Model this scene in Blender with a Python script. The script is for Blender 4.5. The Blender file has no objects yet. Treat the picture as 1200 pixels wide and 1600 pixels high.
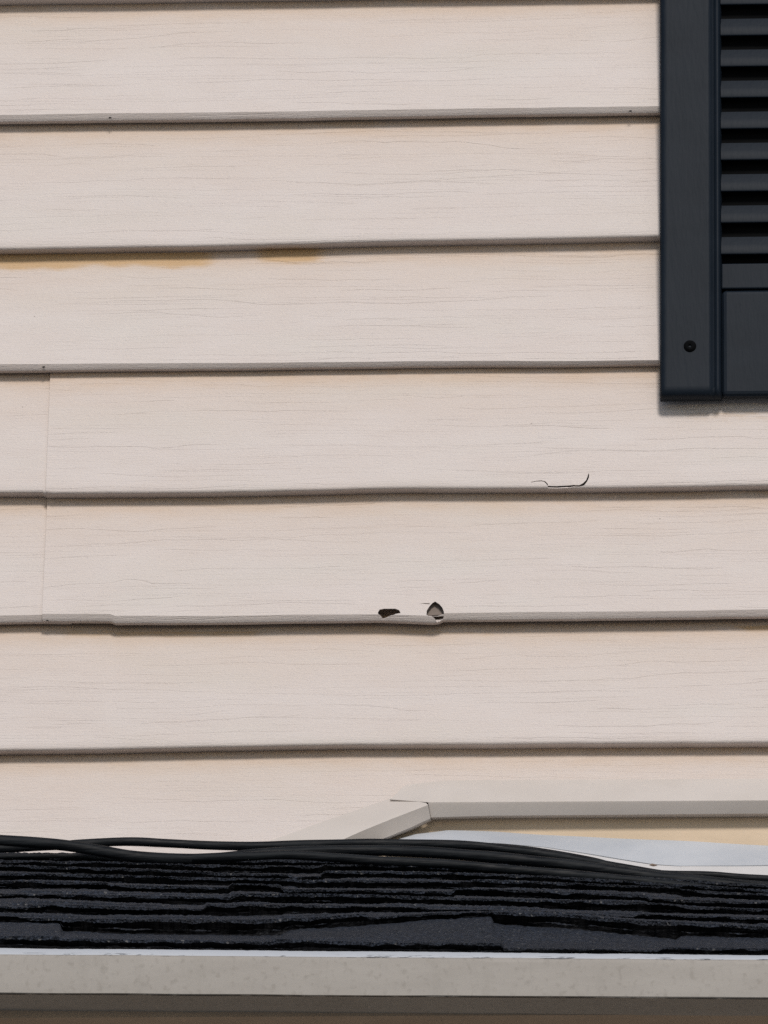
import bpy, math, random
import numpy as np
from math import sin, cos, radians, pi, floor
from mathutils import Matrix, Vector, geometry
random.seed(7); rng = np.random.default_rng(7)
scene = bpy.context.scene

# ------------------------------------------------------------------ camera
ELEV, YAW, ROLL, DIST, FPX = radians(18), radians(3.8), .0115, 6.1, 12180.
Fw = np.array([-sin(YAW)*cos(ELEV), cos(YAW)*cos(ELEV), sin(ELEV)])
R0 = np.cross(Fw, [0, 0, 1]); R0 /= np.linalg.norm(R0); U0 = np.cross(R0, Fw)
Rt = R0*cos(ROLL)+U0*sin(ROLL); Up = -R0*sin(ROLL)+U0*cos(ROLL)
CAM = -DIST*Fw
def bp(u, v, y):
    """world point at depth plane y that lies on the sight line of photo pixel (u, v)"""
    D = Fw*FPX+Rt*(u-600)-Up*(v-800)
    return CAM+D*((y-CAM[1])/D[1])
cd = bpy.data.cameras.new('camera'); camo = bpy.data.objects.new('camera', cd)
scene.collection.objects.link(camo)
camo.matrix_world = Matrix(((Rt[0], Up[0], -Fw[0], CAM[0]), (Rt[1], Up[1], -Fw[1], CAM[1]), (Rt[2], Up[2], -Fw[2], CAM[2]), (0, 0, 0, 1)))
cd.sensor_fit = 'HORIZONTAL'; cd.sensor_width = 36; cd.lens = 36*FPX/1200
cd.clip_start = .05; cd.clip_end = 2000
scene.camera = camo

# ------------------------------------------------------------------ sky and sun
SUN_EL, SUN_AZ = radians(35), radians(-8)       # azimuth measured to the left of the wall's normal
w = bpy.data.worlds.new('World'); scene.world = w; w.use_nodes = True
nt = w.node_tree; nt.nodes.clear()
sky = nt.nodes.new('ShaderNodeTexSky'); sky.sky_type = 'NISHITA'; sky.sun_disc = False
sky.sun_elevation = SUN_EL; sky.sun_rotation = pi+SUN_AZ; sky.dust_density = 1.0; sky.air_density = 1.0
bg = nt.nodes.new('ShaderNodeBackground'); bg.inputs['Strength'].default_value = .075
wo = nt.nodes.new('ShaderNodeOutputWorld')
nt.links.new(sky.outputs[0], bg.inputs[0]); nt.links.new(bg.outputs[0], wo.inputs[0])
ld = bpy.data.lights.new('sun', 'SUN'); ld.energy = 2.2; ld.angle = radians(10); ld.color = (1, .95, .895)
sun = bpy.data.objects.new('sun', ld); scene.collection.objects.link(sun)
S = Vector((-sin(SUN_AZ)*cos(SUN_EL), -cos(SUN_AZ)*cos(SUN_EL), sin(SUN_EL)))
sun.rotation_euler = S.to_track_quat('Z', 'Y').to_euler(); sun.location = (-2, -8, 5)
vs = scene.view_settings
vs.view_transform = 'Standard'; vs.look = 'None'; vs.exposure = .19; vs.gamma = 1
scene.cycles.max_bounces = 8; scene.cycles.diffuse_bounces = 5
scene.cycles.use_denoising = False
try: scene.cycles.denoising_prefilter = 'ACCURATE'
except Exception: pass

# ------------------------------------------------------------------ node helpers
class N:
    def __init__(s, name):
        s.m = bpy.data.materials.new(name); s.m.use_nodes = True
        s.t = s.m.node_tree; s.b = s.t.nodes['Principled BSDF']
    def n(s, typ, **kw):
        o = s.t.nodes.new(typ)
        for k, v in kw.items(): setattr(o, k, v)
        return o
    def l(s, a, b): s.t.links.new(a, b); return b
    def val(s, sock, v):
        if hasattr(v, 'is_output') or hasattr(v, 'links'): s.l(v, sock)
        else: sock.default_value = v
    def math(s, op, a, b=0., c=None, clamp=False):
        o = s.n('ShaderNodeMath', operation=op); o.use_clamp = clamp
        s.val(o.inputs[0], a); s.val(o.inputs[1], b)
        if c is not None: s.val(o.inputs[2], c)
        return o.outputs[0]
    def uv(s): return s.n('ShaderNodeUVMap').outputs[0]
    def obj(s): return s.n('ShaderNodeTexCoord').outputs['Object']
    def scale(s, v, sx, sy, sz=1, off=(0, 0, 0)):
        o = s.n('ShaderNodeMapping'); s.l(v, o.inputs[0]); o.inputs['Scale'].default_value = (sx, sy, sz); o.inputs['Location'].default_value = off
        return o.outputs[0]
    def noise(s, v, scale=1., detail=2., rough=.5, dist=0.):
        o = s.n('ShaderNodeTexNoise'); s.l(v, o.inputs['Vector']); o.inputs['Scale'].default_value = scale
        o.inputs['Detail'].default_value = detail; o.inputs['Roughness'].default_value = rough; o.inputs['Distortion'].default_value = dist
        return o.outputs[0]
    def ramp(s, x, a, b, lo=0., hi=1.):
        o = s.n('ShaderNodeMapRange'); o.interpolation_type = 'SMOOTHSTEP'
        s.val(o.inputs[0], x); o.inputs[1].default_value = a; o.inputs[2].default_value = b
        o.inputs[3].default_value = lo; o.inputs[4].default_value = hi
        return o.outputs[0]
    def mix(s, f, a, b, blend='MIX'):
        o = s.n('ShaderNodeMix', data_type='RGBA', blend_type=blend)
        s.val(o.inputs[0], f)
        for i, c in ((6, a), (7, b)):
            if isinstance(c, tuple): o.inputs[i].default_value = (*c, 1)
            else: s.l(c, o.inputs[i])
        return o.outputs[2]
    def attr(s, name): return s.n('ShaderNodeAttribute', attribute_name=name).outputs['Fac']
    def bump(s, h, strength, dist, prev=None):
        o = s.n('ShaderNodeBump'); s.l(h, o.inputs['Height']); o.inputs['Strength'].default_value = strength
        o.inputs['Distance'].default_value = dist
        if prev: s.l(prev, o.inputs['Normal'])
        return o.outputs[0]
    def fin(s, col=None, rough=.5, nrm=None, spec=.5):
        if col is not None:
            if isinstance(col, tuple): s.b.inputs['Base Color'].default_value = (*col, 1)
            else: s.l(col, s.b.inputs['Base Color'])
        s.val(s.b.inputs['Roughness'], rough)
        s.b.inputs['Specular IOR Level'].default_value = spec
        if nrm: s.l(nrm, s.b.inputs['Normal'])
        return s.m

def mat_siding():
    k = N('vinyl_siding'); uv = k.uv()
    sep = k.n('ShaderNodeSeparateXYZ'); k.l(uv, sep.inputs[0])
    # shallow embossed wood grain: thin wandering grooves
    def grooves(freq, wav, wdt, off, dens):
        warp = k.noise(k.scale(uv, wav, 16, 1, off), 1, 3, .55)
        warp2 = k.noise(k.scale(uv, 40, 60, 1, off), 1, 2, .5)
        t = k.math('ADD', k.math('MULTIPLY', sep.outputs[1], freq), k.math('ADD', k.math('MULTIPLY', warp, 3.2), k.math('MULTIPLY', warp2, .22)))
        d = k.math('ABSOLUTE', k.math('SUBTRACT', k.math('FRACT', t), .5))
        cell = k.n('ShaderNodeCombineXYZ'); k.l(k.math('MULTIPLY', sep.outputs[0], 6.), cell.inputs[0]); k.l(k.math('MULTIPLY', k.math('FLOOR', t), 7.31), cell.inputs[1])
        cell.inputs[2].default_value = off[0]
        seg = k.noise(cell.outputs[0], 1, 2, .5)
        on = k.ramp(seg, .60-dens, .68-dens)
        return k.math('MULTIPLY', k.ramp(d, wdt, 0.), on)
    g1 = grooves(95, 4, .034, (0, 0, 0), .10)
    g2 = grooves(190, 6, .055, (4, 7, 0), .07)
    g3 = grooves(420, 9, .10, (14, 3, 0), .07)
    g = k.math('MAXIMUM', g1, k.math('MULTIPLY', g2, .75)); g = k.math('MAXIMUM', g, k.math('MULTIPLY', g3, .42))
    big = k.noise(k.scale(uv, 3, 12), 1, 2)
    g = k.math('MULTIPLY', g, k.ramp(big, .33, .62, .35, 1.))
    fine = k.noise(k.scale(uv, 420, 900), 1, 3, .65)
    fine2 = k.noise(k.scale(uv, 60, 900), 1, 3, .6)
    mott = k.noise(k.scale(uv, 14, 40), 1, 4, .6)
    col = k.mix(k.ramp(mott, .3, .7), (.588, .517, .478), (.628, .563, .528))
    col = k.mix(k.math('MULTIPLY', k.ramp(k.noise(k.scale(uv, 5, 22, 1, (3, 8, 0)), 1, 2), .45, .75), .22), col, (.56, .535, .475))
    sh = k.attr('lip_tint_shade'); st = k.attr('stain')
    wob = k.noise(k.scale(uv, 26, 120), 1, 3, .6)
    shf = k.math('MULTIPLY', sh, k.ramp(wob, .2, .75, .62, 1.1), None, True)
    col = k.mix(shf, col, (.545, .405, .295))  # darker tan, with lip shade put into the colour
    stf = k.ramp(k.math('ADD', st, k.math('MULTIPLY', k.math('SUBTRACT', k.noise(k.scale(uv, 70, 420), 1, 4, .6), .5), .75)), .10, .85)
    stf = k.math('MULTIPLY', stf, k.ramp(st, .0, .15))
    col = k.mix(k.math('MULTIPLY', stf, .72), col, (.50, .300, .110))
    col = k.mix(k.math('MULTIPLY', g, .075), col, (.26, .19, .14))
    dots = k.n('ShaderNodeTexVoronoi', feature='F1'); k.l(k.scale(uv, 30, 30), dots.inputs['Vector']); dots.inputs['Scale'].default_value = 1
    sp = k.ramp(dots.outputs['Distance'], .022, .010)
    dm = k.n('ShaderNodeSeparateColor'); k.l(dots.outputs['Color'], dm.inputs[0])
    sp = k.math('MULTIPLY', sp, k.math('GREATER_THAN', dm.outputs[0], .80))
    col = k.mix(k.math('MULTIPLY', sp, .6), col, (.12, .10, .085))
    h = k.math('MULTIPLY', g, -1.); nb = k.bump(h, .42, .0006)
    nb = k.bump(fine2, .5, .0004, nb); nb = k.bump(fine, .45, .0006, nb)
    nb = k.bump(k.noise(k.scale(uv, 7, 28), 1, 2), .5, .0012, nb)
    return k.fin(col, k.ramp(mott, .3, .7, .50, .60), nb, .35)

def mat_paint(name, c1, c2, rough=.5, grain=(40, 300), bump=.3, spec=.4, dist=.0002):
    k = N(name); uv = k.obj()
    m = k.noise(k.scale(uv, 18, 18, 30), 1, 5, .6)
    f = k.noise(k.scale(uv, grain[0], grain[0], grain[1]), 1, 4, .6)
    col = k.mix(k.ramp(m, .3, .7), c1, c2)
    return k.fin(col, rough, k.bump(f, bump, dist), spec)

def mat_eave():
    k = N('weathered_eave_paint'); uv = k.uv(); ob = k.obj(); sep = k.n('ShaderNodeSeparateXYZ'); k.l(uv, sep.inputs[0])
    m = k.noise(k.scale(ob, 12, 12, 60), 1, 5, .65); f = k.noise(ob, 250, 3)
    col = k.mix(k.ramp(m, .3, .7), (.285, .260, .232), (.320, .294, .264))
    col = k.mix(k.math('MULTIPLY', k.ramp(f, .52, .75), .35), col, (.17, .15, .125))
    spk = k.noise(k.scale(ob, 90, 90, 90, (3, 1, 2)), 1, 2, .5); drip = k.noise(k.scale(ob, 55, 55, 5, (1, 4, 2)), 1, 4, .6)
    col = k.mix(k.math('MULTIPLY', k.ramp(drip, .52, .72), .16), col, (.17, .155, .13))
    col = k.mix(k.math('MULTIPLY', k.ramp(spk, .74, .82), .10), col, (.10, .09, .08))
    # whiter top flange (v < .010) and worn chips along its bend
    top = k.ramp(sep.outputs[1], 2.3, 2.1)
    col = k.mix(top, col, (.46, .475, .50))
    nz = k.noise(k.scale(ob, 60, 60, 420), 1, 4, .7); nz2 = k.noise(k.scale(ob, 9, 9, 9, (5, 0, 0)), 1, 3)
    d = k.math('ABSOLUTE', k.math('SUBTRACT', sep.outputs[1], 2.25))
    chip = k.math('MULTIPLY', k.ramp(d, .85, .15), k.ramp(k.math('ADD', nz, k.math('MULTIPLY', nz2, .45)), .74, .82))
    d2 = k.math('ABSOLUTE', k.math('SUBTRACT', sep.outputs[1], 5.9))
    chip2 = k.math('MULTIPLY', k.ramp(d2, .5, .3), k.ramp(nz, .38, .52))
    col = k.mix(k.math('MULTIPLY', k.math('MAXIMUM', chip, chip2), .85), col, (.03, .028, .028))
    return k.fin(col, .55, k.bump(f, .3, .0002), .35)

def mat_shingle():
    k = N('asphalt_granules'); p = k.obj()
    v = k.n('ShaderNodeTexVoronoi', feature='F1'); k.l(p, v.inputs['Vector']); v.inputs['Scale'].default_value = 620
    sc_ = k.n('ShaderNodeSeparateColor'); k.l(v.outputs['Color'], sc_.inputs[0])
    big = k.noise(k.scale(p, 9, 14, 9), 1, 3)
    col = k.mix(k.ramp(sc_.outputs[0], .2, 1.), (.0075, .0095, .0145), (.029, .036, .052))
    col = k.mix(k.math('MULTIPLY', k.math('GREATER_THAN', sc_.outputs[1], .975), .6), col, (.17, .165, .16))
    col = k.mix(k.math('MULTIPLY', k.ramp(big, .35, .7), .55), col, (.016, .017, .021))
    nb = k.bump(v.outputs['Distance'], .9, .0016); nb = k.bump(k.noise(p, 180, 3, .7), .6, .0015, nb)
    return k.fin(col, .85, nb, .3)
def mat_butt():
    k = N('asphalt_cut_edge'); p = k.obj()
    n1 = k.noise(k.scale(p, 130, 130, 900), 1, 4, .7); n2 = k.noise(k.scale(p, 16, 16, 300), 1, 2)
    f = k.math('MULTIPLY', k.ramp(n1, .50, .68), k.ramp(n2, .45, .62))
    col = k.mix(f, (.0035, .0035, .0045), (.050, .052, .058))
    return k.fin(col, .85, k.bump(n1, 1., .0015), .15)
def mat_cable():
    k = N('black_cable_sheath'); p = k.obj()
    n1 = k.noise(k.scale(p, 25, 200, 260), 1, 4, .6)
    col = k.mix(k.ramp(n1, .35, .7), (.0045, .0055, .007), (.012, .0145, .017))
    return k.fin(col, k.ramp(n1, .3, .7, .45, .65), k.bump(n1, .8, .0012), .15)

M = dict(
    siding=mat_siding(), shingle=mat_shingle(), butt=mat_butt(), cable=mat_cable(), eave=mat_eave(),
    shutter=mat_paint('shutter_vinyl', (.0048, .0088, .0148), (.0074, .0120, .0190), .55, (320, 60), .7, .16, .0003),
    void=mat_paint('dark_backer', (.0024, .0026, .0030), (.0042, .0044, .0048), .9, spec=.06),
    trim=mat_paint('vinyl_trim', (.525, .475, .432), (.560, .508, .466), .5, (200, 200), .25),
    flashing=mat_paint('painted_flashing', (.44, .46, .49), (.50, .515, .54), .45, (90, 90), .3),
    flashing_white=mat_paint('white_flashing_lip', (.54, .525, .515), (.60, .58, .57), .45, (90, 90), .3),
    sheath=mat_paint('wall_sheathing', (.20, .145, .11), (.27, .20, .155), .8),
    hem=mat_paint('soiled_hem', (.17, .135, .115), (.25, .20, .17), .7, (300, 300), .8),
    tan=mat_paint('tan_backer', (.58, .455, .32), (.64, .50, .36), .6),
    soffit=mat_paint('brown_soffit', (.34, .26, .19), (.40, .31, .23), .6),
    ground=mat_paint('dry_ground', (.20, .215, .215), (.25, .265, .265), .9),
)

# ------------------------------------------------------------------ object helpers
def link(o): scene.collection.objects.link(o); return o
def tag(o, label, cat, group=None, kind=None):
    o['label'] = label; o['category'] = cat
    if group: o['group'] = group
    o['kind'] = kind or 'thing'
    return o
def thing(name, label, cat, loc=(0, 0, 0), group=None):
    o = link(bpy.data.objects.new(name, None)); o.location = loc; o.empty_display_size = .05
    return tag(o, label, cat, group)
def mesh_obj(name, verts, faces, mats, parent=None, uvs=None, attrs=None, mat_idx=None, smooth=True, root=(0, 0, 0), angle=35):
    """verts are in world metres; the object sits at root (its thing's base)"""
    V = np.asarray(verts, float)-np.asarray(root, float)
    me = bpy.data.meshes.new(name); me.from_pydata(V.tolist(), [], [tuple(int(i) for i in f) for f in faces]); me.update()
    for m in (mats if isinstance(mats, (list, tuple)) else [mats]): me.materials.append(m)
    if mat_idx is not None: me.polygons.foreach_set('material_index', np.asarray(mat_idx, dtype=np.int32))
    if uvs is not None:
        ul = me.uv_layers.new(name='UVMap'); li = np.zeros(len(me.loops), dtype=np.int32); me.loops.foreach_get('vertex_index', li)
        ul.data.foreach_set('uv', np.asarray(uvs, float)[li].ravel())
    for k_, a in (attrs or {}).items():
        at = me.attributes.new(k_, 'FLOAT', 'POINT'); at.data.foreach_set('value', np.asarray(a, float))
    if smooth:
        me.polygons.foreach_set('use_smooth', np.ones(len(me.polygons), bool))
        try: me.set_sharp_from_angle(angle=radians(angle))
        except Exception: pass
    o = link(bpy.data.objects.new(name, me))
    if parent: o.parent = parent
    else: o.location = root
    return o
def root_of(p): return tuple(p.location) if p else (0, 0, 0)
def grid_faces(nr, nc, base=0):
    return [(base+r*nc+c, base+r*nc+c+1, base+(r+1)*nc+c+1, base+(r+1)*nc+c) for r in range(nr-1) for c in range(nc-1)]
def solid(o, t, off=-1):
    md = o.modifiers.new('thickness', 'SOLIDIFY'); md.thickness = t; md.offset = off; md.use_even_offset = False
    es = o.modifiers.new('crisp_rim', 'EDGE_SPLIT'); es.split_angle = radians(66)
def bevelmod(o, wd, seg=2):
    md = o.modifiers.new('soft_edge', 'BEVEL'); md.width = wd; md.segments = seg; md.limit_method = 'ANGLE'; md.angle_limit = radians(40)
def box_v(x0, x1, y0, y1, z0, z1):
    return [(x0, y0, z0), (x1, y0, z0), (x1, y1, z0), (x0, y1, z0), (x0, y0, z1), (x1, y0, z1), (x1, y1, z1), (x0, y1, z1)]
BOXF = [(0, 3, 2, 1), (4, 5, 6, 7), (0, 1, 5, 4), (1, 2, 6, 5), (2, 3, 7, 6), (3, 0, 4, 7)]
def box(name, x0, x1, y0, y1, z0, z1, mat, parent=None, bev=0, root=None):
    o = mesh_obj(name, box_v(x0, x1, y0, y1, z0, z1), BOXF, mat, parent, smooth=False, root=root if root is not None else root_of(parent))
    if bev: bevelmod(o, bev, 3)
    return o
def smooth_noise(x, seed, freq):
    r = np.random.default_rng(seed); t = r.random(4000)*2-1
    X = (np.asarray(x)+20)*freq; i = np.floor(X).astype(int); f = X-i; f = f*f*(3-2*f)
    return t[i % 4000]*(1-f)+t[(i+1) % 4000]*f

# ------------------------------------------------------------------ ground
gz = CAM[2]-1.6
g = mesh_obj('ground', [(-400, -400, gz), (400, -400, gz), (400, 400, gz), (-400, 400, gz)], [(0, 1, 2, 3)], M['ground'], smooth=False)
g['kind'] = 'structure'

# ------------------------------------------------------------------ siding wall
YF, YB = -.0135, -.001          # front of a course's bottom edge, top of a course
# photo pixels of each lower lip edge: (u, v) points, thick = locking lip, thin = mid fold
LIPS = [
    dict(t=0, p=[(0, 1.5), (500, -6), (1000, -13)]),
    dict(t=1, p=[(0, 190), (300, 187.5), (550, 183), (980, 177)]),
    dict(t=0, p=[(0, 391), (300, 386.5), (550, 380), (980, 372)]),
    dict(t=.85, p=[(0, 579), (400, 576), (700, 572), (980, 570)]),
    dict(t=0, p=[(0, 771.5), (70, 771), (74, 774.5), (300, 773), (640, 766.5), (980, 765), (1150, 762)]),
    dict(t=1, p=[(0, 973), (64, 972), (174, 972), (176, 975), (400, 974), (550, 972), (596, 971.6), (640, 973.4), (683.6, 975.0), (688, 970.4), (900, 969), (1150, 966)]),
    dict(t=0, p=[(0, 1175), (300, 1170), (550, 1165), (1150, 1162)]),
    dict(t=1, p=[(0, 1372), (1150, 1366)]),
]
def lipz(d):
    yb = -.0105 if d['t'] else YF+.0025
    W = [bp(u, v, yb) for u, v in d['p']]
    xs = np.array([q[0] for q in W]); zs = np.array([q[2] for q in W])
    sl = 0.0
    return lambda x, xs=xs, zs=zs: np.interp(x, xs, zs)+.00028*smooth_noise(x, int(abs(zs[0])*1e5) % 977, 14)+.00010*smooth_noise(x, int(abs(zs[0])*1e5) % 611, 60)
ZL = [lipz(d) for d in LIPS]
PITCH = .1026
top0 = lambda x: ZL[0](x)+PITCH
XMIN, XMAX = -1.0, 1.1
WALL = thing('siding_wall', 'beige vinyl clapboard siding wall with embossed wood grain behind the dark shutter', 'wall', (0, 0, -.42))
xcols = np.unique(np.concatenate([np.arange(XMIN, -.34, .03), np.arange(-.34, .36, .004), np.arange(.36, XMAX+.001, .03)]))

def thick_h(i, x):
    """height of the locking lip's bevel, m"""
    if i == 3:
        u0 = bp(0, 575, YF)[0]; u1 = bp(980, 570, YF)[0]
        return np.interp(x, [u0, u1], [.0046, .0024])
    return .0048+.0004*smooth_noise(x, 40+i, 9)

def profile(i_list, top_ext=.028, nface=26):
    """rows of one panel: each row is f(x)->(y,z), plus course number and distance below the lip above"""
    rows = []
    for n, i in enumerate(i_list):
        zt = (ZL[i-1] if i > 0 else top0); zb = ZL[i]; thick = LIPS[i]['t'] > 0
        hl = (lambda x, i=i: thick_h(i, x)) if thick else (lambda x: np.full_like(x, .0025))
        if n == 0:
            for e in (top_ext, top_ext*.5):
                rows.append((lambda x: np.full_like(x, .0015), lambda x, zt=zt, e=e: zt(x)+e, i, -e))
        for a in np.linspace(0, 1, nface)**1.25:
            def yy(x, a=a, i=i):
                return YB+(YF-YB)*a+.0005*sin(pi*a)*smooth_noise(x, 100+i, 5)
            def zz(x, a=a, zt=zt, zb=zb, hl=hl): return (zt(x)-.0002)*(1-a)+(zb(x)+hl(x))*a
            rows.append((yy, zz, i, a*.1))
        if thick:   # rounded bend, bevel, hem, inner return
            rows.append((lambda x: np.full_like(x, YF+.0005), lambda x, zb=zb, hl=hl: zb(x)+hl(x)*.80, i, .100))
            rows.append((lambda x: np.full_like(x, YF+.0016), lambda x, zb=zb, hl=hl: zb(x)+hl(x)*.45, i, .102))
            rows.append((lambda x: np.full_like(x, -.0108), lambda x, zb=zb: zb(x)+.0003, i, .105))
            rows.append((lambda x: np.full_like(x, -.0103), lambda x, zb=zb: zb(x), i, .106))
            rows.append((lambda x: np.full_like(x, -.0036), lambda x, zb=zb: zb(x)+.0004, i, .109))
            rows.append((lambda x: np.full_like(x, -.0033), lambda x, zb=zb: zb(x)+.004, i, .118))
        else:
            for th in (25, 50, 75, 90):
                rows.append((lambda x, th=th: np.full_like(x, YF+.0025*(1-cos(radians(th)))), lambda x, zb=zb, th=th: zb(x)+.0025*(1-sin(radians(th))), i, .1+.002*th/90))
            rows.append((lambda x: np.full_like(x, -.0050), lambda x, zb=zb: zb(x)+.0001, i, .108))
            rows.append((lambda x: np.full_like(x, YB), lambda x, zb=zb: zb(x), i, .112))
    return rows

def px_of(P):
    d = np.asarray(P)-CAM; zc = d@Fw
    return 600+FPX*(d@Rt)/zc, 800-FPX*(d@Up)/zc

def stain_of(P):
    """how much of the old yellow stain and grime under a lip, and of the tan tint under the shutter, sits at a point of the siding"""
    u, v = px_of(P)
    st = np.zeros(len(u))
    def blob(u0, u1, v0, v1, amp, soft=8):
        a = np.clip((u-u0)/40, 0, 1)*np.clip((u1-u)/40, 0, 1)
        b = np.clip((v-v0)/3, 0, 1)*np.clip((v1-v)/soft, 0, 1)
        return amp*a*b
    st = np.maximum(st, blob(-900, 350, 396-(u/100), 426-u*.012+2.5*np.sin(u/37)+1.5*np.sin(u/13), 1.0, 14))
    st = np.maximum(st, blob(385, 520, 386, 417, 1.0, 14))
    st = np.maximum(st, blob(70, 430, 984, 1001, .62, 12))
    st = np.maximum(st, blob(500, 800, 984, 996, .66, 12))
    st = np.maximum(st, blob(1130, 1600, 976, 993, .75, 12))
    st = np.maximum(st, blob(-900, 90, 984, 994, .5, 10))
    st = np.maximum(st, blob(1050, 2200, 642, 668, .36, 22))  # soft tan tint below the shutter
    return st

def build_panel(name, i_list, xs, shift=None, dy=0., cuts=None, holes=None, parent=WALL, label=None):
    rows = profile(i_list); nr, nc = len(rows), len(xs)
    Z = np.zeros((nr, nc)); Y = np.zeros((nr, nc)); X = np.zeros((nr, nc)); UV = np.zeros((nr, nc, 2)); SH = np.zeros((nr, nc))
    for r, (fy, fz, ci, s) in enumerate(rows):
        x = xs.copy()
        if shift is not None: x = x+shift(r, rows)*np.clip(1-(xs-xs[0])/.12, 0, 1)
        X[r] = x; Y[r] = fy(x)+dy; Z[r] = fz(x)
        UV[r, :, 0] = x+ci*1.37+dy*400; UV[r, :, 1] = -Z[r]-ci*.37
        SH[r] = np.clip(1-max(s, 0)/.020, 0, 1)**1.2*.68 + np.clip(1-max(s, 0)/.06, 0, 1)*.34  # tan tint under each lip, deepened to paint in its shade
    V = np.stack([X, Y, Z], -1)
    # bilinear surface lookup for cutting
    def surf(rf, cf):
        r0 = min(int(rf), nr-2); c0 = min(int(cf), nc-2); a = rf-r0; b = cf-c0
        f = lambda A: A[r0, c0]*(1-a)*(1-b)+A[r0+1, c0]*a*(1-b)+A[r0, c0+1]*(1-a)*b+A[r0+1, c0+1]*a*b
        return f(V), f(UV), f(SH)
    vl = V.reshape(-1, 3).tolist(); ul = UV.reshape(-1, 2).tolist(); sl = SH.ravel().tolist()
    faces = []; skip = set()
    PU, PV = px_of(V.reshape(-1, 3)); PU = PU.reshape(nr, nc); PV = PV.reshape(nr, nc)
    extra = []
    for grp in (holes or []):
        
        # pixel -> grid coordinates (row, col)
        def inv(u, v, rlo, rhi):
            best = None
            for r in range(rlo, rhi):
                c = np.searchsorted(PU[r], u)-1; c = max(0, min(nc-2, c))
                t = (u-PU[r, c])/(PU[r, c+1]-PU[r, c])
                va = PV[r, c]*(1-t)+PV[r, c+1]*t; vb = PV[r+1, c]*(1-t)+PV[r+1, c+1]*t
                if va-1e-6 <= v <= vb+1e-6: return (r+(v-va)/max(vb-va, 1e-6), c+t)
                if best is None or abs(v-vb) < best[0]: best = (abs(v-vb), (r+.98, c+t))
            return best[1]
        gp = [[inv(u, v, *rw) for u, v in h] for h, rw in zip(grp['polys'], grp['rows'])]
        al = np.array([q for h in gp for q in h])
        ra, rb = max(0, int(al[:, 0].min())-1), min(nr-1, int(al[:, 0].max())+2)
        ca, cb = int(al[:, 1].min())-1, int(al[:, 1].max())+2
        verts = []; key = {}
        for r in range(ra, rb+1):
            for c in range(ca, cb+1): key[(r, c)] = len(verts); verts.append(Vector((c, r)))
        edges = []
        for r in range(ra, rb+1):
            for c in range(ca, cb+1):
                if c < cb: edges.append((key[(r, c)], key[(r, c+1)]))
                if r < rb: edges.append((key[(r, c)], key[(r+1, c)]))
        for h in gp:
            b0 = len(verts); verts += [Vector((c, r)) for r, c in h]
            edges += [(b0+j, b0+(j+1) % len(h)) for j in range(len(h))]
        ov, oe, of, *_ = geometry.delaunay_2d_cdt(verts, edges, [], 0, 1e-7)
        def inside(q, poly):
            x, y = q; k = False
            for j in range(len(poly)):
                (y1, x1), (y2, x2) = poly[j], poly[(j+1) % len(poly)]
                if (y1 > y) != (y2 > y) and x < (x2-x1)*(y-y1)/(y2-y1)+x1: k = not k
            return k
        idx = {}
        def vid(j):
            if j in idx: return idx[j]
            cx, ry = ov[j]; rc, rr = round(cx), round(ry)
            if abs(cx-rc) < 1e-5 and abs(ry-rr) < 1e-5: idx[j] = rr*nc+rc
            else:
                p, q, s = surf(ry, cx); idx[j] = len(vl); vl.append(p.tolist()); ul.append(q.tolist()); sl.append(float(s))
            return idx[j]
        for f in of:
            cen = (sum(ov[j][0] for j in f)/len(f), sum(ov[j][1] for j in f)/len(f))
            if any(inside(cen, h) for h in gp): continue
            ids = [vid(j) for j in f]
            ar = sum(ov[f[j]][0]*ov[f[(j+1) % len(f)]][1]-ov[f[(j+1) % len(f)]][0]*ov[f[j]][1] for j in range(len(f)))
            if abs(ar) < 1e-9: continue
            if ar > 0: ids = ids[::-1]
            extra.append(tuple(ids))
        for r in range(ra, rb):
            for c in range(ca, cb): skip.add((r, c))
    for r in range(nr-1):
        for c in range(nc-1):
            if (r, c) in skip: continue
            if cuts and cuts(V[r, c], V[r+1, c+1], rows[r][2]): continue
            faces.append((r*nc+c, (r+1)*nc+c, (r+1)*nc+c+1, r*nc+c+1))
    faces += extra
    va = np.array(vl)
    o = mesh_obj(name, va, faces, M['siding'], parent, uvs=ul, attrs=dict(lip_tint_shade=sl, stain=stain_of(va)), root=root_of(parent), angle=32)
    solid(o, .0010, -1); o.modifiers['crisp_rim'].split_angle = radians(32)
    if label: o['label'] = label
    return o

# upper courses out of frame, then the framed ones
build_panel('siding_panel', [0, 1], xcols)
build_panel('siding_panel', [2, 3], xcols)
seam = [(79, 590, YB), (72, 770, YF), (74.5, 785, YB), (66, 972, YF)]
sx = [bp(*q)[0] for q in seam]; X0 = sx[0]
def seam_shift(r, rows):
    ci, s = rows[r][2], np.clip(rows[r][3], 0, .1)/.1
    a, b = (sx[0], sx[1]) if ci == 4 else (sx[2], sx[3])
    return a+(b-a)*s-X0
colsR = np.unique(np.concatenate([[X0], xcols[xcols > X0+.002]]))
colsL = np.concatenate([xcols[xcols < X0+.02], [X0+.022]])
build_panel('siding_panel', [4, 5], colsL)
nf = 26
lip5_rows = (2+nf+6, 2+nf+6+nf+5)       # rows of the lower course, its bend and bevel
crack = [(856, 759.2), (870, 759.6), (888, 758.6), (896, 757.4), (904, 758), (911, 755), (916, 750), (918.6, 743), (919.6, 739.5),
         (920.6, 741), (920.2, 746), (917.6, 752), (912, 758.2), (905, 761.2), (897, 760.6), (889, 762), (870, 763), (856, 762.6)]
hair = [(829, 753.2), (838, 751.2), (846, 750.6), (852, 752.0), (855.6, 755.4), (856.4, 758.6), (855.2, 758.4), (853.6, 755.6), (850.6, 753.0), (846, 751.9), (838, 752.3), (830, 753.9)]
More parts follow.
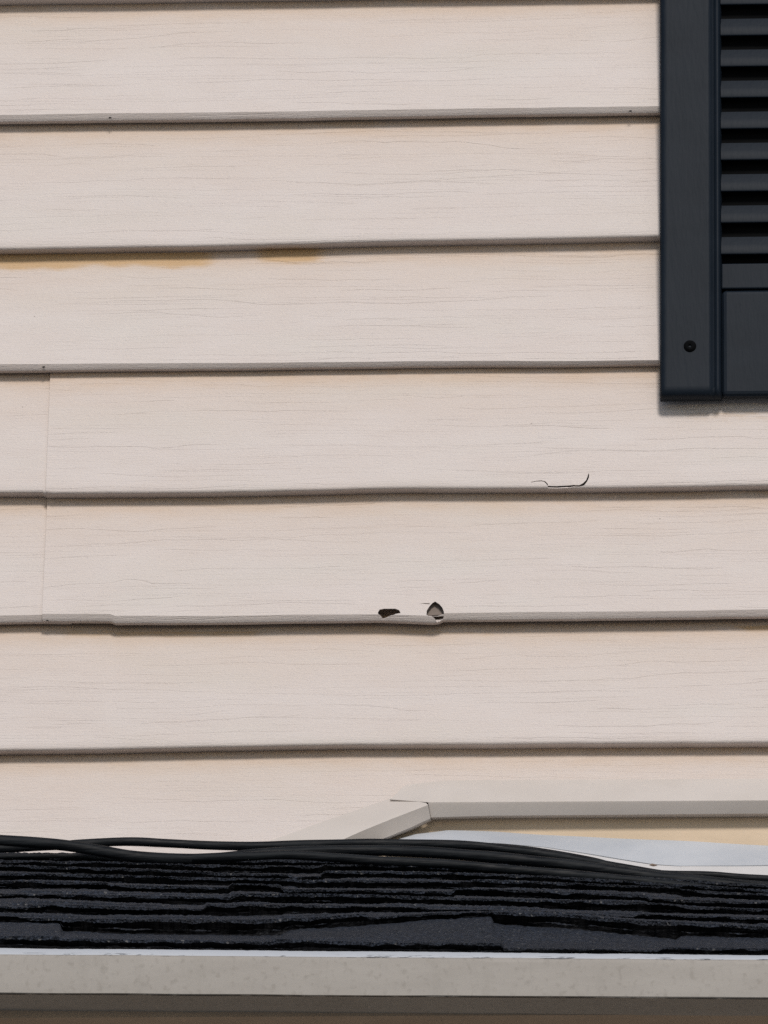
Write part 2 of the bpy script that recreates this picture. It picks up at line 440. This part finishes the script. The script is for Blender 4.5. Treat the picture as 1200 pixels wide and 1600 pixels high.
hole1 = [(590.5, 957), (593, 952.5), (600, 951), (618, 951), (624, 953.5), (626, 958), (617, 959.5), (608, 963.5), (598, 967.5)]
hole2 = [(666.5, 960.6), (666.8, 954), (671, 947.5), (676, 942), (680, 939.8), (686, 943.5), (691, 949), (693.8, 956), (693.8, 960.6)]
chip2 = [(674, 962.6), (693.4, 962.6), (692.5, 967), (689, 969.5), (684.6, 972.9), (680, 968)]
slit = [(655, 943.2), (664, 942.4), (672, 942.8), (671, 944.2), (664, 943.6)]
build_panel('siding_panel', [4, 5], colsR, seam_shift, dy=-.0025,
            holes=[dict(polys=[crack, hair], rows=[(2+nf-8, 2+nf+4), (2+nf-8, 2+nf+4)]), dict(polys=[hole1], rows=[lip5_rows]),
                   dict(polys=[hole2, chip2, slit], rows=[lip5_rows, lip5_rows, (lip5_rows[0]-2, lip5_rows[0]+nf-1)])],
            label='siding panel lapped over its neighbour with a crack and two broken holes at its lower edges')
lk = []
for v, y in ((934, -.0095), (961, -.0106), (964, -.0092)):
    for u in np.linspace(654, 698, 10): lk.append(bp(u, v+.5*sin(u), y))
o = mesh_obj('lock_strip', lk, [f[::-1] for f in grid_faces(3, 10)], M['hem'], WALL, root=root_of(WALL))
o['label'] = 'grey brown lock strip showing through the broken hole'
# last panel is notched where the trim of the roof line starts
xt = bp(668, 1262, -.012)[0]
def notch(a, b, ci):
    if ci < 7: return False
    ud, vd = px_of(np.array([a])); ud, vd = ud[0], vd[0]
    if ud > 664: return vd > 1262
    if ud > 440: return vd > 1262+(664-ud)*.36
    return False
build_panel('siding_panel', [6, 7], xcols, cuts=notch)
zc = CAM[2]
zlow = ZL[7](np.array([0.]))[0]
# backing: sheathing just behind the panels
z0s = float(ZL[0](np.array([0.]))[0])
box('sheathing', XMIN, XMAX, .004, .03, -.50, z0s+PITCH+.02, M['sheath'], WALL)
box('backer_board', bp(560, 1300, 0)[0], XMAX-.01, -.0022, .0035, -.49, bp(900, 1236, 0)[2], M['tan'], WALL)

def disc(name, u, v, y, rpx, mat, parent, squash=.6, n=14, label=None):
    c = bp(u, v, y); rad = rpx*.00032
    rr = [(0, .0002), (.55, .00016), (1, 0)]
    vs_ = [(c[0], c[1]-.0003, c[2])]; fs = []
    for q, dd in rr[1:]:
        for j in range(n):
            a = 2*pi*j/n; jit = 1+.18*sin(3*a+u)
            vs_.append((c[0]+rad*q*cos(a)*jit, c[1]-dd, c[2]+rad*q*squash*sin(a)*jit))
    for j in range(n): fs.append((0, 1+j, 1+(j+1) % n)); fs.append((1+j, 1+n+j, 1+n+(j+1) % n, 1+(j+1) % n))
    return mesh_obj(name, vs_, [f[::-1] for f in fs], mat, parent, root=root_of(parent))
for (u, v, r_) in ((172, 184, 4), (68, 573.5, 4), (985, 173.5, 4), (1130, 960, 3.6), (1047, 962, 3), (74, 969, 5), (485, 966, 2.6), (150, 921.5, 2)):
    disc('weep_hole', u, v, YF+.0002 if v < 910 or v > 930 else YF+.0012, r_, M['void'], WALL, .5)

# ------------------------------------------------------------------ shutter
SY = -.0275
sxl = bp(1031, 400, SY)[0]; zbot = bp(1080, 627, -.0142)[2]
SH_ = thing('louvered_shutter', 'dark charcoal louvered window shutter fixed at the upper right of the siding', 'shutter', (sxl+.18, -.013, zbot))
mm = lambda u, v=500, y=SY: bp(u, v, y)
xi = mm(1112)[0]; xr = mm(1128)[0]; SW = .36; ztop = zbot+.90
stile_w = xr-sxl
def stile(x0, x1, flip):
    # outer stile, front face with a groove and bead on its inner side
    w_ = x1-x0
    prof = [(0, -.0139), (0, SY+.004), (.0012, SY+.0012), (.004, SY), (.006, SY), (w_-.0112, SY), (w_-.0095, SY), (w_-.0080, SY+.0018), (w_-.0062, SY+.0026), (w_-.0052, SY+.0018), (w_-.0040, SY+.0004), (w_-.0026, SY+.0004), (w_-.0010, SY+.0030), (w_, SY+.0085), (w_, -.0139)]
    vs_ = []; n = len(prof)
    zs = [(zbot-.0002, 0, 1.), (zbot+.0008, -.0018, 0), (zbot+.004, 0, 0), (ztop, 0, 0)]
    for z, dd, b in [(zbot, .0055, 0), (zbot+.0007, .0030, 0), (zbot+.0022, .0012, 0), (zbot+.0058, 0, 0), (zbot+.0085, 0, 0), (ztop, 0, 0)]:
        for px_, py_ in prof:
            yy = py_+dd if py_ < -.018 else py_
            vs_.append(((x0+px_) if not flip else (x1-px_), yy, z))
    fs = grid_faces(6, n)
    fs.append(tuple(range(n))); fs.append(tuple(range(5*n, 6*n)))
    if not flip: fs = fs
    else: fs = [f[::-1] for f in fs]
    o = mesh_obj('stile', vs_, fs, M['shutter'], SH_, root=root_of(SH_), angle=62)
    return o
stile(sxl, xr, False); stile(sxl+SW-stile_w, sxl+SW, True)
yR = SY+.0035
zr1 = bp(1160, 452, yR)[2]
xa, xb = xr-.0005, sxl+SW-stile_w-.0004
box('rail', xa, xb, yR, -.0142, zbot+.0006, zr1, M['shutter'], SH_, .0042)
zr2 = bp(1160, 411, yR)[2]
box('rail', xa, xb, yR+.0004, -.0142, zr1+.0008, zr2, M['shutter'], SH_, .0012)
box('rail', xa, xb, yR, -.0142, ztop-.08, ztop-.001, M['shutter'], SH_, .003)
box('back_panel', xa, xb, -.0145, -.0139, zr2+.0005, ztop-.081, M['void'], SH_)
def louver_mesh():
    # one slat, its lower front edge rounded, upper edge leaning back
    prof = [(yR+.0012, 0), (yR+.0003, .0005), (yR, .0015), (yR+.0020, .0090), (yR+.0046, .0160), (yR+.0058, .0162), (yR+.0040, .0090), (yR+.0028, .0006)]
    n = len(prof); vs_ = [(x, y, z) for x in (xa, xb) for y, z in prof]
    fs = [(j, (j+1) % n, n+(j+1) % n, n+j) for j in range(n)]+[tuple(range(n))[::-1], tuple(range(n, 2*n))]
    return vs_, fs
lv, lf = louver_mesh()
zlo = bp(1160, 397, yR)[2]
pitch = (bp(1160, 7, yR)[2]-bp(1160, 397, yR)[2])/8
first = mesh_obj('louver', [(a, b, c+zlo) for a, b, c in lv], lf, M['shutter'], SH_, root=root_of(SH_), angle=40)
n = 1
while zlo+n*pitch < ztop-.08-.02 and n < 60:
    c = first.copy(); link(c); c.parent = SH_; c.location = (0, 0, n*pitch); n += 1
# domed fixing cap with a recessed drive
c = bp(1078, 541, SY); vs_, fs = [], []
rings = [(0, .0012), (.0012, .0012), (.0013, -.0014), (.0030, -.0018), (.0044, -.0010), (.0050, .0000), (.0052, .0012)]
ns = 20
for r_, d_ in rings:
    for j in range(ns):
        a = 2*pi*j/ns; q = 1+(.22*cos(6*a) if .0005 < r_ < .002 else 0)
        vs_.append((c[0]+r_*q*cos(a), SY+d_, c[2]+r_*q*sin(a)))
for k_ in range(len(rings)-1):
    for j in range(ns): fs.append((k_*ns+j, (k_+1)*ns+j, (k_+1)*ns+(j+1) % ns, k_*ns+(j+1) % ns))
mesh_obj('screw', vs_, fs, M['void'], SH_, root=root_of(SH_))

# ------------------------------------------------------------------ lofted sheets from measured lines
def loft(name, lines, mat, nsub=160, parent=None, root=(0, 0, 0), thick=.0010, jitter=0., keep=None, angle=35, idxuv=False):
    """lines: list of (y-depth or list of y, [(u,v)...]); every line is resampled to nsub points, giving a sheet"""
    P = []
    for y, pts in lines:
        W = np.array([bp(u, v, (y if not isinstance(y, (list, tuple)) else y[j])) for j, (u, v) in enumerate(pts)])
        L = np.concatenate([[0], np.cumsum(np.linalg.norm(np.diff(W, axis=0), axis=1))]); t = np.linspace(0, L[-1], nsub)
        P.append(np.stack([np.interp(t, L, W[:, k]) for k in range(3)], -1))
    P = np.array(P)
    if jitter:
        for r in range(len(P)): P[r, :, 2] += jitter*smooth_noise(P[r, :, 0], 300+r, 25)
    d = np.concatenate([[0], np.cumsum(np.linalg.norm(np.diff(P, axis=0), axis=2).mean(1))])
    uv = np.stack([np.repeat(P[0, :, 0][None], len(P), 0), np.repeat(d[:, None], nsub, 1)], -1).reshape(-1, 2)
    if idxuv: uv[:, 1] = np.repeat(np.arange(len(P)), nsub)
    fs = [(b_, c_, d_, a_)[::-1] for a_, b_, c_, d_ in grid_faces(len(P), nsub)]
    if keep is not None: fs = [f for f in fs if keep(f, P.reshape(-1, 3))]
    o = mesh_obj(name, P.reshape(-1, 3), fs, mat, parent, uvs=uv, root=root, angle=angle)
    if thick: solid(o, thick, -1)
    return o
R = 2200        # how far to the right (photo px) trims run on beyond the frame
hr = tuple(bp(900, 1262, -.02))
o = loft('window_trim', [
    (-.0050, [(636, 1226), (700, 1219), (1200, 1216.5), (R, 1211)]),
    (-.0064, [(630, 1229), (695, 1221), (1200, 1219), (R, 1214)]),
    ([-.0105, -.0195, -.0205, -.0205], [(612, 1247), (662, 1250), (1200, 1247), (R, 1242)]),
    ([-.0112, -.0210, -.0215, -.0215], [(609, 1249), (669, 1253.5), (1200, 1250.5), (R, 1246)]),
], M['trim'], 200, None, hr)
tag(o, 'horizontal beige trim board along the siding above the bluish flashing', 'trim')
ob = loft('bevel', [
    (-.0215, [(669, 1253.7), (1200, 1250.7), (R, 1246.2)]),
    (-.0209, [(669.6, 1257), (1200, 1253), (R, 1249)]),
    (-.0145, [(673, 1277), (760, 1274.5), (1200, 1271), (R, 1267)]),
    (-.0030, [(675, 1281), (760, 1279), (1200, 1276), (R, 1272)]),
], M['trim'], 160, o, hr)
dr = tuple(bp(560, 1290, -.02))
o = loft('roofline_trim', [
    ([-.0064, -.0077, -.0091, -.0107, -.0119], [(616, 1247), (560, 1266), (500, 1287), (430, 1312), (380, 1331)]),
    ([-.0077, -.0090, -.0104, -.0120, -.0132], [(622, 1248), (563, 1268), (504, 1289), (436, 1314), (386, 1333)]),
    (-.0210, [(666, 1256), (610, 1275), (560, 1296), (514, 1316), (470, 1335)]),
    (-.0218, [(669, 1258), (614, 1279), (565, 1299), (520, 1319), (476, 1338)]),
    (-.0158, [(672, 1277), (640, 1292), (598, 1309), (560, 1323), (520, 1338)]),
    (-.0060, [(673, 1281), (644, 1295), (604, 1311), (566, 1326), (526, 1341)]),
], M['trim'], 120, None, dr)
tag(o, 'short beige trim slanting down from the horizontal trim to the dark roof', 'trim')
fr = tuple(bp(900, 1340, -.03))
o = loft('roof_flashing', [
    (-.0085, [(604, 1317), (622, 1311), (650, 1303), (700, 1297), (780, 1300), (850, 1304), (950, 1309), (1050, 1313), (1200, 1321), (R, 1365)]),
    (-.0300, [(604, 1326), (622, 1321), (650, 1314), (700, 1310), (780, 1313), (850, 1316), (950, 1328), (1050, 1340), (1200, 1342), (R, 1385)]),
    (-.0400, [(604, 1332), (622, 1328), (650, 1322), (700, 1319), (780, 1317), (850, 1323), (950, 1339), (1020, 1350), (1060, 1353), (1200, 1352), (R, 1395)]),
], M['flashing'], 200, None, fr, jitter=.0003)
tag(o, 'bluish white metal flashing sheet between the tan board and the roof cables', 'flashing')
o = loft('flashing_strip', [
    (-.0405, [(700, 1322), (780, 1318), (850, 1323.5), (950, 1340), (1020, 1351), (1060, 1353.8), (1200, 1352.8), (R, 1396)]),
    (-.0490, [(700, 1330), (780, 1328), (850, 1334), (950, 1352), (1020, 1362), (1060, 1364), (1200, 1366), (R, 1410)]),
    (-.0560, [(700, 1335), (780, 1337), (850, 1345), (950, 1364), (1020, 1376), (1060, 1380), (1200, 1388), (R, 1430)]),
], M['flashing_white'], 200, None, fr, jitter=.0003)
tag(o, 'narrow off-white strip below the bluish flashing sheet and touching the black cables', 'flashing')
ch = bp(1021, 1352, -.0415)
o = mesh_obj('debris', [(ch[0]-.0035, ch[1], ch[2]), (ch[0]-.001, ch[1]-.0015, ch[2]+.0011), (ch[0]+.0035, ch[1], ch[2]+.0002), (ch[0], ch[1]-.001, ch[2]-.0012), (ch[0], ch[1]-.0025, ch[2])],
             [(0, 4, 1), (1, 4, 2), (2, 4, 3), (3, 4, 0)], M['sheath'], root=tuple(ch))
tag(o, 'tiny dark brown bit of debris lying on the edge of the pale flashing', 'debris')

# ------------------------------------------------------------------ lower roof
EY = -1.17
ROOF = thing('shingle_roof', 'low roof of black asphalt shingles with a pale painted eave edge', 'roof', (0, EY, -.70))
NK = 9
yk = [EY+.14*k for k in range(NK)]+[-.035]
# front top edge of each course (photo px), steps are the raised tabs
T = {
    0: [(-300, 1462), (0, 1462.5), (90, 1463), (96, 1466), (200, 1468), (400, 1471), (424, 1472), (430, 1467), (500, 1470), (600, 1472.5), (783, 1473.5), (787, 1481), (900, 1482.5), (1028, 1485), (1036, 1480), (1200, 1482), (1500, 1484)],
    1: [(-300, 1430), (0, 1431), (28, 1432), (32, 1434), (95, 1435), (200, 1436.5), (400, 1437), (470, 1434), (520, 1431), (571, 1427), (577, 1433.5), (640, 1429), (700, 1425.5), (800, 1425.5), (900, 1430), (1000, 1438), (1100, 1443), (1200, 1448), (1500, 1452)],
    2: [(-300, 1418), (0, 1416), (40, 1418), (46, 1413), (130, 1414), (200, 1417), (318, 1420), (324, 1413), (400, 1413), (500, 1414), (600, 1417), (663, 1417), (670, 1421), (800, 1422), (920, 1427), (990, 1433), (996, 1428), (1100, 1431), (1200, 1434), (1500, 1440)],
    3: [(-300, 1400), (0, 1396), (10, 1397), (200, 1398.5), (360, 1402), (368, 1396), (500, 1396.5), (600, 1399), (705, 1402), (710, 1403), (800, 1404.5), (1000, 1409), (1070, 1415), (1078, 1417), (1200, 1421), (1500, 1427)],
    4: [(-300, 1376), (0, 1376.5), (166, 1378.5), (172, 1382), (356, 1386.5), (364, 1380), (436, 1382), (444, 1389), (600, 1391), (705, 1393), (712, 1387), (800, 1390), (1000, 1398), (1010, 1399), (1016, 1404), (1200, 1410), (1500, 1417)],
    5: [(-300, 1366), (0, 1364), (120, 1366), (300, 1371), (460, 1373), (468, 1375), (620, 1376), (734, 1377.5), (740, 1374), (900, 1380), (1060, 1386), (1068, 1390), (1200, 1397), (1500, 1405)],
    6: [(-300, 1354), (0, 1351), (66, 1353), (72, 1354), (200, 1357), (330, 1362), (336, 1364), (450, 1366), (460, 1370), (500, 1369), (506, 1361), (700, 1363), (860, 1369), (1000, 1378), (1200, 1390), (1500, 1398)],
    7: [(-300, 1344), (0, 1344), (150, 1346), (330, 1352), (500, 1353), (510, 1350), (560, 1351), (700, 1354), (860, 1361), (1000, 1370), (1200, 1383), (1500, 1391)],
    8: [(-300, 1337), (0, 1337), (200, 1339), (400, 1344), (600, 1345), (860, 1352), (1000, 1362), (1200, 1377), (1500, 1385)],
}
# where each course's butt meets the course below (photo px)
B = {
    0: [(-300, 1481), (0, 1482.5), (600, 1489), (1200, 1494), (1500, 1497)],
    1: [(-300, 1440), (0, 1441), (60, 1442), (95, 1443.5), (97, 1455), (200, 1459), (400, 1462), (438, 1461.5), (447, 1457), (462, 1452), (500, 1450.5), (575, 1446), (660, 1438), (768, 1432.5), (772, 1443), (800, 1446), (900, 1452), (1000, 1462), (1056, 1468), (1064, 1462.5), (1200, 1466), (1500, 1470)],
    2: [(-300, 1429), (0, 1428), (60, 1428), (200, 1431), (320, 1432), (400, 1431), (500, 1429), (570, 1425), (640, 1426), (700, 1424.6), (800, 1424.8), (900, 1429), (1000, 1436), (1100, 1440), (1200, 1445), (1500, 1449)],
    3: [(-300, 1409), (0, 1404), (40, 1404), (200, 1412), (318, 1414), (324, 1411), (600, 1412.5), (660, 1414), (800, 1418), (1000, 1426), (1200, 1430), (1500, 1436)],
}
sub = lambda a, b, x: np.interp(x, [p[0] for p in a], [p[1] for p in b])
cx = np.unique(np.concatenate([np.arange(-2200, -60, 30), np.arange(-60, 1262, 2.2), np.arange(1262, 3200, 30)]))
for k in range(NK):
    ncx = len(cx)
    uT = cx
    tk = np.interp(cx, [p[0] for p in T[k]], [p[1] for p in T[k]])
    Tn = T[k+1] if k+1 in T else None
    # tabs outside the photographed width
    out = (cx < -60) | (cx > 1260); tk = tk+out*np.where(smooth_noise(cx*.01, 50+k, 1.1) > 0, -3.5, 0)
    ragged = .8*smooth_noise(cx, 60+k, .11)+.5*smooth_noise(cx, 90+k, .33)+.25*rng.standard_normal(ncx)
    yf = yk[k]+.0016*smooth_noise(cx, 160+k, .15)+.0003*rng.standard_normal(ncx)
    bot = np.interp(cx, [p[0] for p in B[k]], [p[1] for p in B[k]]) if k in B else tk+13
    fr_ = np.array([bp(u, v, y) for u, v, y in zip(cx, tk+ragged*.38, yf)])
    frb = np.array([bp(u, v+2.2, y+.0005) for u, v, y in zip(cx, bot, yf)])
    yb_ = yk[k+1]
    if k+1 in B: vb = np.interp(cx, [p[0] for p in B[k+1]], [p[1] for p in B[k+1]])
    elif Tn: vb = np.interp(cx, [p[0] for p in Tn], [p[1] for p in Tn])+12.3
    else: vb = tk-4
    bk = np.array([bp(u, v, yb_) for u, v in zip(cx, vb)])
    # the tread may rise only; keep it from dipping in front of the butt line
    def mid(a, out, sd):
        q = frb*(1-a)+fr_*a; q = q.copy()
        q[:, 1] += -out+.0008*smooth_noise(cx, sd, .05)
        q[:, 2] += .0008*smooth_noise(cx, sd+7, .04)+.0003*smooth_noise(cx, sd+9, .3)
        return q
    rowsP = [frb, mid(.18, -.0012, 400+k), mid(.36, .0010, 500+k), mid(.52, -.0050, 600+k), mid(.80, -.0003, 700+k), fr_]
    ledge = smooth_noise(cx, 800+k, .035)+.5*smooth_noise(cx, 820+k, .2) > -.05
    stepm = np.clip(3*(smooth_noise(cx, 900+k, .012)+.2), 0, 1)*(0 if k == 0 else 1)
    AA = (.02, .06, .12, .2, .3, .40, .42, .55, .68, .8, .9, 1.0)
    for a in AA:
        q = fr_*(1-a)+bk*a
        q = q.copy(); q[:, 2] += stepm*(.0009 if a >= .42 and a < 1 else -.0012 if a in (.3, .40) else 0)+(.0003*rng.standard_normal(ncx)*(.5 if a < 1 else 0))+(.0004*smooth_noise(cx, 200+k*13+int(a*100), .2))
        rowsP.append(q)
    q = bk.copy(); q[:, 1] += .05; q[:, 2] += .012; rowsP.append(q)
    P = np.array(rowsP); nr_ = len(P)
    fs = [f[::-1] if False else f for f in grid_faces(nr_, ncx)]
    mi = [(0 if (j//(ncx-1)) == 2 and ledge[j % (ncx-1)] else 1) if j < (ncx-1)*4 else (1 if j//(ncx-1) == 5+5 and stepm[j % (ncx-1)] > .3 else 0) for j in range(len(fs))]
    mesh_obj('shingle_course', P.reshape(-1, 3), fs, [M['shingle'], M['butt']], ROOF, mat_idx=mi, root=root_of(ROOF), smooth=False)
# deck under the shingles
def slab(name, y0, y1, z0a, z0b, th, mat, parent, x0=XMIN, x1=XMAX):
    vs_ = [(x0, y0, z0a-th), (x1, y0, z0a-th), (x1, y1, z0b-th), (x0, y1, z0b-th), (x0, y0, z0a), (x1, y0, z0a), (x1, y1, z0b), (x0, y1, z0b)]
    return mesh_obj(name, vs_, BOXF, mat, parent, smooth=False, root=root_of(parent))
ze = bp(600, 1496, EY)[2]
slab('roof_deck', EY+.03, .0035, ze-.006, float(bp(600, 1390, 0)[2])-.03, .016, M['void'], ROOF)
# pale eave edge: white flange, face, hem
TL, TR = -1500, 2700
def ln(v0, v1200, dv=0): return [(TL, v0+(v1200-v0)*TL/1200+dv), (0, v0+dv), (1200, v1200+dv), (TR, v0+(v1200-v0)*TR/1200+dv)]
ed = loft('drip_edge', [
    (EY+.020, ln(1479, 1489.5)),
    (EY-.0050, ln(1482.5, 1493.0)),
    (EY-.0098, ln(1490.5, 1499.5)),
    (EY-.0107, ln(1493, 1501.5)),
    (EY-.0110, ln(1500, 1507)),
    (EY-.0110, ln(1551, 1558.5)),
    (EY-.0100, ln(1553, 1560.5)),
    (EY+.0020, ln(1557, 1564)),
    (EY+.0300, ln(1579, 1587)),
], M['eave'], 700, ROOF, root_of(ROOF), thick=0, jitter=.0002, angle=30, idxuv=True)
ys = EY+.030; zs = bp(600, 1583, ys)[2]
slab('soffit', ys-.0005, -.86, zs+.004, zs+.004, .006, M['soffit'], ROOF)
# wall under the soffit
LW = box('lower_wall', XMIN, XMAX, -.86, -.80, gz, zs+.01, M['soffit'], None, root=(0, -.83, gz))
tag(LW, 'brown house wall under the eave of the low roof', 'wall')

# ------------------------------------------------------------------ cables
def catmull(P, n):
    P = np.asarray(P, float); out = []
    Q = np.vstack([2*P[0]-P[1], P, 2*P[-1]-P[-2]])
    for i in range(len(P)-1):
        for t in np.linspace(0, 1, n, endpoint=False):
            a, b, c, d = Q[i:i+4]; out.append(.5*((2*b)+(-a+c)*t+(2*a-5*b+4*c-d)*t*t+(-a+3*b-3*c+d)*t**3))
    out.append(P[-1]); return np.array(out)
def cable(pts, y, rpx, label, y2=None):
    m = len(pts)
    ys_ = np.linspace(y, y2 if y2 is not None else y, m)
    W = np.array([bp(u, v, yy) for (u, v), yy in zip(pts, ys_)]); C = catmull(W, 14); ns = 14
    base = C[0]; rad = rpx*.00046; vs_ = []
    for i, c in enumerate(C):
        t = C[min(i+1, len(C)-1)]-C[max(i-1, 0)]; t /= np.linalg.norm(t)
        n1 = np.cross(t, [0, 1, 0]); n1 /= np.linalg.norm(n1); n2 = np.cross(t, n1)
        rr = rad*(1+.05*float(smooth_noise(np.array([c[0]]), int(rpx*10+abs(y)*100), 40)[0]))
        for j in range(ns):
            a = 2*pi*j/ns; vs_.append(c+rr*(n1*cos(a)+n2*sin(a)))
    fs = [(i*ns+j, i*ns+(j+1) % ns, (i+1)*ns+(j+1) % ns, (i+1)*ns+j) for i in range(len(C)-1) for j in range(ns)]
    fs += [tuple(range(ns))[::-1], tuple(range((len(C)-1)*ns, len(C)*ns))]
    o = mesh_obj('cable', vs_, fs, M['cable'], root=tuple(base))
    return tag(o, label, 'cable', 'black cables lying along the top of the low roof')
cable([(-500, 1318), (-150, 1306), (-30, 1311), (60, 1317), (110, 1322), (160, 1330), (210, 1338), (280, 1342), (340, 1341), (400, 1335), (470, 1330.5), (560, 1329), (640, 1330), (720, 1335), (800, 1342), (880, 1350.5), (960, 1361), (1040, 1372), (1120, 1380), (1200, 1389), (1400, 1404), (1900, 1420)],
      -.16, 9.3, 'thick black cable running in front across the whole roof edge, crossing the others at left')
cable([(-500, 1332), (-150, 1326), (0, 1325.5), (40, 1324), (90, 1321.5), (130, 1318), (200, 1315), (260, 1317.5), (330, 1321), (400, 1322), (470, 1319.5), (560, 1317.5), (640, 1318), (720, 1320), (800, 1328), (880, 1339), (960, 1354), (1060, 1370), (1200, 1384), (1500, 1398)],
      -.12, 7.3, 'black cable arching highest against the beige siding left of the slanting trim', -.10)
cable([(300, 1341), (380, 1338), (450, 1336), (520, 1340), (600, 1345.5), (700, 1350), (800, 1359), (900, 1367), (1000, 1377), (1060, 1384), (1140, 1394), (1200, 1401), (1500, 1420)],
      -.19, 7.5, 'lower black cable emerging under the thick cable near the middle of the roof')
cable([(560, 1323), (640, 1323), (720, 1324), (740, 1321.5), (800, 1325), (860, 1333), (930, 1346), (980, 1360), (1040, 1365.5), (1110, 1367), (1200, 1373), (1500, 1385)],
      -.09, 6.0, 'black cable lying right against the off-white flashing strip at right')
cable([(-300, 1341), (-60, 1339), (10, 1338), (60, 1337.5), (130, 1338), (220, 1345), (300, 1352)],
      -.10, 5.0, 'thin short black cable lying lowest at the left end of the roof top')
